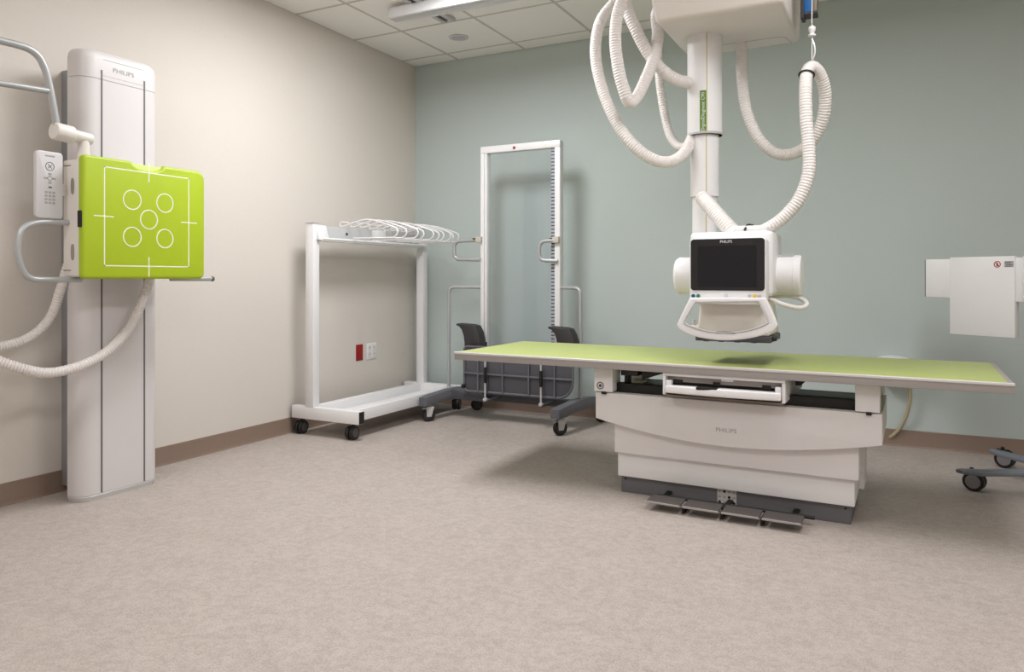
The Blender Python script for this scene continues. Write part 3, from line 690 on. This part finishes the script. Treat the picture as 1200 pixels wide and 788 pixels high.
# ------------------------------------------------------------------ ceiling-hung tube unit
def tube_unit():
    cx, cy = -.835, 3.65
    t = thing('ceiling_tube_unit', (cx, cy, 2.21), 'white ceiling-hung x-ray tube unit with control screen over the table', 'x-ray unit')
    # carriage: lower face plus flared front and side
    zb, zu = 2.21, 2.60
    c = at(766, 28, Z=zb); yn = c.y; xl, xr, yf = -.99, -.43, 3.945
    ca = MB().hexa([(xl, yn, zb), (xr, yn, zb), (xr, yf, zb), (xl, yf, zb), (xl - .05, yn - .16, zu), (xr + .015, yn - .16, zu), (xr + .015, yf, zu), (xl, yf, zu)], .022, 4).build('carriage', M_CREAM, t)
    sm = MB().tube(bend([(-.80, 3.80, zb - .0005), (-.485, 3.80, zb - .0005), (-.465, 3.925, zb - .0005)], .05), .0012, 6).build('cover_seam', M_GTXT, ca)
    MB().box(-1.02, -.40, 2.93, 3.94, 2.60, 2.66, .006).build('bridge', M_LGREY, t)
    for y in (2.985, 3.885):
        for x in (-.95, -.47): MB().box(x - .06, x + .06, y - .045, y + .045, 2.655, 2.704, .004).build('trolley', M_CHAR, t)
    # telescopic column
    z1 = at(826, 160, Y=cy).z; z2 = at(826, 231, Y=cy).z
    u = MB().cyl((cx, cy, z1), (cx, cy, 2.215), .083, None, 40).build('column_upper', M_WHITE, t)
    MB().lathe([(.083, z1), (.0855, z1 + .002), (.0855, z1 + .010), (.083, z1 + .012)], (cx, cy, 0), 'z', 40).build('collar', M_LGREY, u)
    mid = MB().cyl((cx, cy, z2), (cx, cy, z1 + .02), .068, None, 40).build('column_middle', M_WHITE, t)
    low = MB().cyl((cx, cy, 1.00), (cx, cy, z2 + .02), .059, None, 40).build('column_lower', M_WHITE, t)
    # seam line down the side that faces the room (towards the viewer)
    ang = math.atan2(-cy, -cx) + .02
    for (o, r, a, b) in ((u, .083, z1, 2.21), (mid, .068, z2, z1), (low, .059, 1.2, z2)):
        p = Vector((cx + (r + .0002) * math.cos(ang + .10), cy + (r + .0002) * math.sin(ang + .10), 0))
        MB().cyl((p.x, p.y, a), (p.x, p.y, b), .0022, None, 6).build('seam_strip', M_OLIVE, o)
    # green name strip on the upper column, lettering reads upwards
    za, zb_ = at(824, 156, Y=cy - .08).z, at(824, 106, Y=cy - .08).z
    A = ang - .115; b = bmesh.new(); rr = .0838; prev = None; aw = .18
    for k in range(7):
        a = A - aw + 2 * aw * k / 6 + .0
        v = [b.verts.new((cx + rr * math.cos(a), cy + rr * math.sin(a), z)) for z in (za, zb_)]
        if prev: b.faces.new((prev[0], v[0], v[1], prev[1]))
        prev = v
    bmesh.ops.recalc_face_normals(b, faces=b.faces[:]); bmesh.ops.solidify(b, geom=b.faces[:], thickness=-.0006)
    q = MB(); q._add(b); q.build('name_strip', M_LABEL, u)
    nrm = Vector((math.cos(A), math.sin(A), 0)); cpt = Vector((cx, cy, (za + zb_) / 2)) + nrm * (.0838 + .0012)
    text('name_lettering', 'DigitalDiagnost C90', .023, cpt, (0, 0, 1), Vector((0, 0, 1)).cross(nrm) * -1, M_WHITE, u, 1.0, (zb_ - za) * .90)
    # tube housing with round ends, axis along the table
    ya, za_ = 3.50, 1.04; x0, x1 = -.934, -.371
    th = MB().lathe([(.06, x0), (.080, x0 + .004), (.088, x0 + .016), (.088, x0 + .15), (.086, x0 + .15), (.086, x1 - .20), (.088, x1 - .20), (.088, x1 - .03), (.092, x1 - .029), (.092, x1 - .008), (.086, x1), (.05, x1 + .002)], (0, ya, za_), 'x', 40).build('tube_housing', M_WHITE, t)
    MB().box(-.475, -.405, ya - .03, ya + .02, za_ + .083, za_ + .0925, .001, 1).build('rating_label', M_LGREY, th)
    MB().box(-.83, -.47, 3.33, 3.60, .95, 1.235, .02, 4).build('head_body', M_WHITE, t)
    MB().cyl((cx, cy, 1.04), (cx, 3.52, 1.04), .055, None, 28).build('swivel_arm', M_WHITE, t)
    # hose gland on top
    MB().box(-.64, -.50, 3.36, 3.47, 1.225, 1.262, .012, 3).build('gland_block', M_WHITE, t)
    MB().tube(bend([(-.592, 3.356, 1.242), (-.585, 3.38, 1.266), (-.572, 3.44, 1.266)], .02), .006, 8).build('black_strap', M_BLACK, t)
    # control panel
    yf = 3.255
    P0, P1 = at(807, 351, Y=yf), at(899, 277.5, Y=yf)
    pn = MB().prism(rrect(P0.x + .004, P1.x - .004, P0.z, P1.z, [.004, .004, .022, .022]), 'y', yf, yf + .085, .006, 2).build('control_panel', M_WHITE, t)
    s0, s1 = at(809.6, 340.4, Y=yf), at(896.2, 278.8, Y=yf)
    bz = MB().prism(rrect(s0.x, s1.x, s0.z, s1.z, .014), 'y', yf - .004, yf + .002, .001, 1).build('screen_bezel', M_BLACK, pn)
    q0, q1 = at(818, 336.5, Y=yf), at(886.5, 287.5, Y=yf)
    MB().box(q0.x, q1.x, yf - .0055, yf - .003, q0.z, q1.z).build('screen', M_SCREEN, pn)
    lt = at(851, 283.5, Y=yf); text('brand_lettering', 'PHILIPS', .017, (lt.x, yf - .0045, lt.z), (1, 0, 0), (0, 0, 1), M_WHITE, pn, 1.0, .050)
    for px_, m, r in ((812.5, M_BDOT, .0085), (818.3, M_GDOT, .0085), (878.5, M_LGREY, .008), (884.5, M_YEL, .0085), (890, M_LGREY, .008)):
        p = at(px_, 347, Y=yf); MB().cyl((p.x, yf - .003, p.z), (p.x, yf + .002, p.z), r, None, 20, .001).build('button', m, pn)
    p = at(851, 347, Y=yf); MB().ring((p.x, yf - .0005, p.z), .008, .002, 'y', 4, .001).build('home_mark', M_GTXT, pn)
    # steering handle
    yh = 3.215
    outer = [at(a, b_, Y=yh) for a, b_ in ((809, 349), (796, 376), (795, 383), (803, 390), (825, 396.5), (853, 399), (882, 396), (903, 389.5), (911, 383), (910, 376), (898, 349))]
    inner = [at(a, b_, Y=yh) for a, b_ in ((889.5, 353.5), (900, 375), (898, 380), (878, 387), (853, 390), (827, 387.5), (806, 380.5), (803.5, 375), (815.5, 354.5))]
    b = bmesh.new(); O = [b.verts.new((p.x, yh - .012, p.z)) for p in smooth_path(outer[0:1] + outer[1:10] + outer[10:], 4)]
    I = [b.verts.new((p.x, yh - .012, p.z)) for p in smooth_path(inner, 5)][::-1]
    n = max(len(O), len(I)) - 1
    # bridge both outlines into a flat frame
    def pick(L, q): return L[min(len(L) - 1, round(q * (len(L) - 1)))]
    for k in range(n):
        f = [pick(O, k / n), pick(O, (k + 1) / n), pick(I, (k + 1) / n), pick(I, k / n)]; g = []
        for v in f:
            if v not in g: g.append(v)
        if len(g) >= 3:
            try: b.faces.new(g)
            except ValueError: pass
    bot = [O[0], I[0], I[-1], O[-1]]
    b.faces.new([O[-1], O[0], I[0], I[-1]])
    bmesh.ops.recalc_face_normals(b, faces=b.faces[:])
    ex = bmesh.ops.extrude_face_region(b, geom=b.faces[:]); bmesh.ops.translate(b, vec=(0, .026, 0), verts=[v for v in ex['geom'] if isinstance(v, bmesh.types.BMVert)])
    bmesh.ops.recalc_face_normals(b, faces=b.faces[:])
    sharp = [e for e in b.edges if len(e.link_faces) == 2 and e.calc_face_angle(0) > 1.0]
    bmesh.ops.bevel(b, geom=sharp, offset=.004, segments=2, profile=.5, affect='EDGES')
    q = MB(); q._add(b); hd = q.build('steering_handle', M_WHITE, t, .8)
    MB().tube(smooth_path([(v[0], yh - .0135, v[1]) for v in [(p.x, p.z) for p in inner]], 6), .0028, 8).build('handle_trim', M_LGREY, hd)
    pa, pb = at(840, 388.8, Y=yh), at(862, 390.8, Y=yh); MB().box(pa.x, pb.x, yh - .0145, yh - .011, pb.z - .001, pa.z + .002).build('release_switch', M_DTXT, hd)
    MB().box(-.77, -.51, yh, yf + .05, .918, .937, .004).build('handle_mount', M_WHITE, t)
    # collimator
    co = MB().hexa([(-.79, 3.30, .779), (-.478, 3.30, .779), (-.478, 3.58, .779), (-.79, 3.58, .779), (-.775, 3.31, .97), (-.50, 3.31, .97), (-.50, 3.56, .97), (-.775, 3.56, .97)], .012, 3).build('collimator', M_CREAM, t)
    MB().box(-.795, -.474, 3.295, 3.585, .751, .779, .003).build('collimator_base', M_DGREY, co)
    for x in (-.765, -.70, -.63, -.56): MB().box(x, x + .022, 3.32, 3.35, .747, .752).build('rail_clip', M_CHAR, co)
    MB().cyl((-.474, 3.34, .770), (-.456, 3.34, .770), .013, None, 14, .003).build('adjust_knob', M_CHAR, co)
    MB().box(-.835, -.788, 3.34, 3.44, .782, .815, .006).build('side_lamp', M_CREAM, co)
    MB().cyl((-.815, 3.36, .812), (-.815, 3.36, .842), .010, None, 12, .002).build('adjust_knob', M_LGREY, co)
    # flexible hoses, corrugated
    def hose(name, P, r=.0265):
        pts = smooth_path([at(a, b_, Y=y) if len(q) == 3 else Vector(q[:3]) for q in P for (a, b_, y) in ([q] if len(q) == 3 else [(0, 0, 0)])], 40)
        return MB().tube(pts, r, 16, False, .0022, .013).build(name, M_HOSE, t)
    hose('hose', [(812, 160, 3.62), (803, 178, 3.58), (788, 189, 3.55), (768, 188, 3.52), (744, 172, 3.50), (722, 143, 3.50), (706, 105, 3.50), (698, 65, 3.50), (702, 30, 3.52), (716, 8, 3.56), (740, -14, 3.6), (775, -30, 3.6)], .0295)
    hose('hose', [(790, -42, 3.28), (757, -26, 3.30), (735, -8, 3.32), (724, 16, 3.33), (721, 48, 3.33), (725, 82, 3.33), (732, 108, 3.34), (738, 120, 3.36), (747, 113, 3.40), (758, 90, 3.44), (767, 66, 3.47), (771, 40, 3.5), (770, 15, 3.52), (785, -10, 3.55)], .0295)
    hose('hose', [(756, -20, 3.46), (730, -12, 3.42), (734, 8, 3.42), (744, 32, 3.43), (756, 56, 3.46), (771, 77, 3.50), (790, 92, 3.55), (808, 97, 3.60), (822, 97, 3.63)], .0300)
    hose('hose', [(770, 20, 3.80), (771, 60, 3.80), (773, 95, 3.80), (778, 130, 3.80), (785, 158, 3.78), (796, 172, 3.74), (812, 170, 3.69)], .023)
    hose('hose', [(869, 42, 3.82), (869, 62, 3.82), (870, 95, 3.82), (875, 130, 3.82), (888, 161, 3.82), (908, 179, 3.82), (930, 180, 3.80), (951, 166, 3.76), (964, 140, 3.72), (967, 112, 3.68), (962, 90, 3.63), (953, 79, 3.58), (946, 84, 3.54),
                  (944, 105, 3.50), (945, 140, 3.48), (948, 175, 3.47), (947, 205, 3.46), (936, 234, 3.45), (917, 256, 3.44), (897, 269, 3.43), (878, 275, 3.42)], .0285)
    hose('hose', [(824, 233, 3.52), (831, 241, 3.48), (844, 256, 3.44), (857, 270, 3.42), (863, 281, 3.41)], .036)
    g = at(824, 233, Y=3.52); MB().lathe([(.036, -.002), (.034, .012), (.026, .024), (.012, .031), (.001, .033)], (0, 0, 0), 'z', 24).build('hose_cap', M_HOSE, t, xf=Matrix.Translation(g) @ (g - at(831, 241, Y=3.48)).to_track_quat('Z', 'Y').to_matrix().to_4x4())
    MB().tube(smooth_path([at(a, b_, Y=y) for a, b_, y in ((902, 348, 3.52), (925, 347, 3.50), (942, 352, 3.46), (945, 358, 3.40), (936, 361, 3.36), (918, 357, 3.33), (902, 351, 3.36), (890, 350, 3.42))], 8), .0095, 10).build('cable_loop', M_HOSE, t)
    # black hook-and-loop tie where the hose hangs
    c = at(945.2, 88, Y=3.53); tn = (at(944.2, 100, Y=3.508) - at(947.5, 81, Y=3.55)).normalized(); q = tn.to_track_quat('Z', 'Y').to_matrix()
    MB().tube([c + q @ Vector((.0315 * math.cos(2 * math.pi * k / 28), .0315 * math.sin(2 * math.pi * k / 28), 0)) for k in range(28)], .0042, 8, True).build('hose_tie', M_BLACK, t)
tube_unit()
def balancer():
    c = at(951.5, 20, Y=3.585)
    t = thing('spring_balancer', (c.x, c.y, 2.6), 'blue spring balancer holding up the hose by a thin cord', 'balancer')
    z0 = at(951, 15, Y=3.585).z
    MB().box(c.x - .036, c.x + .0, c.y + .01, c.y + .075, z0 + .008, 2.56, .006).build('body', M_BLUE, t)
    MB().box(c.x - .05, c.x - .034, c.y + .005, c.y + .08, z0 - .015, 2.5, .003).build('side_plate', M_CHAR, t)
    MB().box(c.x - .034, c.x + .02, c.y + .006, c.y + .079, z0 - .002, z0 + .009, .002, 1).build('bottom_plate', M_CHAR, t)
    MB().box(c.x + .001, c.x + .02, c.y + .008, c.y + .077, z0 + .009, 2.5, .003).build('side_plate', mat('plate_bronze', (128, 120, 106), .5, .3), t)
    MB().cyl((c.x - .01, c.y + .04, 2.55), (c.x - .01, c.y + .04, 2.796), .012, None, 12).build('hanger_rod', M_SILV, t)
    zc = at(951.5, 72, Y=3.585).z
    MB().cyl((c.x, c.y, zc), (c.x, c.y, z0 + .06), .0022, None, 8).build('cord', M_WHITE, t)
    zl = at(951.5, 36, Y=3.585).z
    MB().lathe([(.006, -.026), (.0165, -.024), (.0165, -.018), (.010, -.014), (.013, -.004), (.017, .006), (.015, .016), (.006, .022)], (c.x, c.y, zl), 'z', 18).build('cord_stopper', M_WHITE, t)
    MB().tube(smooth_path([(c.x, c.y, zc + .10), (c.x + .010, c.y, zc + .07), (c.x + .012, c.y, zc + .04), (c.x + .004, c.y, zc + .012), (c.x - .004, c.y, zc - .004)], 5), .0045, 8).build('snap_hook', M_SILV, t)
balancer()

# ------------------------------------------------------------------ detector holder on its wheeled stand (right)
def holder():
    A = Vector((_fw[0] * 3.898 + _rt[0] * 2.314, _fw[1] * 3.898 + _rt[1] * 2.314, 0))
    B = Vector((_fw[0] * 3.613 + _rt[0] * 2.463, _fw[1] * 3.613 + _rt[1] * 2.463, 0))
    d = (B - A).normalized(); nrm = Vector((d.y, -d.x, 0))          # nrm faces the viewer
    if nrm.dot(A) > 0: nrm = -nrm
    post = B + d * .22 - nrm * .10
    t = thing('detector_holder', (post.x, post.y, 0), 'white T-shaped detector holder on a low grey wheeled stand', 'detector holder')
    Rm = Matrix(((d.x, -nrm.x, 0, A.x), (d.y, -nrm.y, 0, A.y), (0, 0, 1, 0), (0, 0, 0, 1)))   # local: x along panel, y away from the viewer
    w = (B - A).length; wl = .135
    zt, zb, zw = 1.1365, .735, .926
    MB().box(0, w, 0, .030, zb, zt + .002, .003).build('panel', M_WHITE, t, xf=Rm)
    MB().box(-wl, .0, .002, .030, zw, zt - .006, .003).build('wing', M_WHITE, t, xf=Rm)
    MB().box(w, w + .034, .006, .030, zw - .012, zt - .006, .003).build('wing', M_WHITE, t, xf=Rm)
    MB().box(w + .038, w + .17, -.004, .034, zw - .012, zt + .002, .006).build('clamp_block', M_WHITE, t, xf=Rm)
    MB().box(-wl - .004, -wl - .0005, .004, .034, zw + .002, zt - .008).build('wing_edge', M_CHAR, t, xf=Rm)
    MB().box(.004, w - .004, .030, .046, zb + .004, zw + .01, .003).build('back_shell', M_CREAM, t, xf=Rm)
    MB().box(-.02, w + .10, .046, .075, .97, 1.06, .004).build('support_bar', M_LGREY, t, xf=Rm)
    sx, sz = w * .75, zt - .038
    MB().ring((sx, -.0008, sz), .0145, .0042, 'y', 28, .0012).build('prohibition_ring', M_SIGNRED, t, xf=Rm)
    s = MB().tube([(sx - .010, -.001, sz + .010), (sx + .010, -.001, sz - .010)], .0018, 6); s.build('prohibition_bar', M_SIGNRED, t, xf=Rm)
    MB().prism([(sx - .004, sz - .010), (sx + .004, sz - .010), (sx + .002, sz + .003), (sx, sz + .010), (sx - .005, sz + .002)], 'y', -.0007, .001).build('prohibition_figure', M_BLACK, t, xf=Rm)
    lb = MB().box(w - .048, w - .004, -.0006, .001, sz - .015, sz + .015).build('instruction_label', mat('label_grey', (176, 172, 172), .5), t, xf=Rm)
    for k, (a, b) in enumerate(((.004, .036), (.004, .03), (.010, .04), (.004, .034))):
        MB().box(w - .048 + a, w - .048 + b, -.001, 0, sz + .009 - k * .0068, sz + .0118 - k * .0068).build('label_line', M_DTXT, lb, xf=Rm)
    # post and legs
    MB().box(post.x - .035, post.x + .035, post.y - .035, post.y + .035, .14, 1.30, .01, 3).build('post', M_WHITE, t)
    MB().box(*sorted((post.x, (B + d * .1).x)), *sorted((post.y, (B + d * .1 - nrm * .06).y)), .98, 1.05, .006).build('arm', M_LGREY, t)
    Z = .125
    for (tip, oth, cp) in (((1120, 549.5), (1200, 557), (1142, 575)), ((1160, 526), (1200, 537.5), (1178, 548))):
        a = at(*tip, Z=Z); b = at(*oth, Z=Z); u = (post - a); u.z = 0
        u2 = (b - a); u2.z = 0; u2.normalize(); L = u.length; n = Vector((-u2.y, u2.x, 0))
        e = Vector((post.x, post.y, Z))
        P = [a, a + u2 * .02 + n * .026, a + u2 * .10 + n * .040, e + n * .05, e - n * .05, a + u2 * .10 - n * .040, a + u2 * .02 - n * .026]
        MB().prism([(p.x, p.y) for p in P], 'z', Z - .018, Z, .005).build('leg', M_SLATE, t)
        c = at(cp[0], cp[1], Z=0)
        caster(t, c.x, c.y, .047, Z - .016, YAW + .75, .046, M_HUB, M_BLACK, True)
    MB().box(post.x - .08, post.x + .16, post.y - .16, post.y + .16, Z - .018, Z + .02, .01, 3).build('base_hub', M_SLATE, t)
    for dy in (-.11, .11): caster(t, post.x + .11, post.y + dy, .047, Z - .016, .4, .046, M_HUB, M_BLACK, True)
holder()

# ------------------------------------------------------------------ white wall dome with cord behind the table
def wall_dome():
    c = at(1046.5, 430, Y=5.02)
    t = thing('wall_dispenser', (c.x, YB, .40), 'white rounded wall fitting just showing over the far table edge', 'wall fitting')
    pr = [(c.x - .098 + .196 * k / 20, .534 + .024 * math.sin(math.pi * k / 20) ** .8) for k in range(21)]
    MB().prism([(p[0], p[1]) for p in pr] + [(c.x + .09, .42), (c.x - .09, .42)], 'y', 4.96, YB, .01, 3).build('case', M_WHITE, t)
    P = [(.064, 5.03, .43)] + [at(a, b_, Y=y) for a, b_, y in ((1066.5, 452, 5.04), (1066, 470, 5.05), (1062, 487, 5.06), (1056, 500, 5.075), (1048, 509, 5.085), (1043, 513, 5.096))]
    MB().tube(smooth_path(P, 8), .0105, 10).build('cord', M_CABLE, t)
wall_dome()

for o in bpy.data.objects:
    if '_o' in o.keys(): del o['_o']
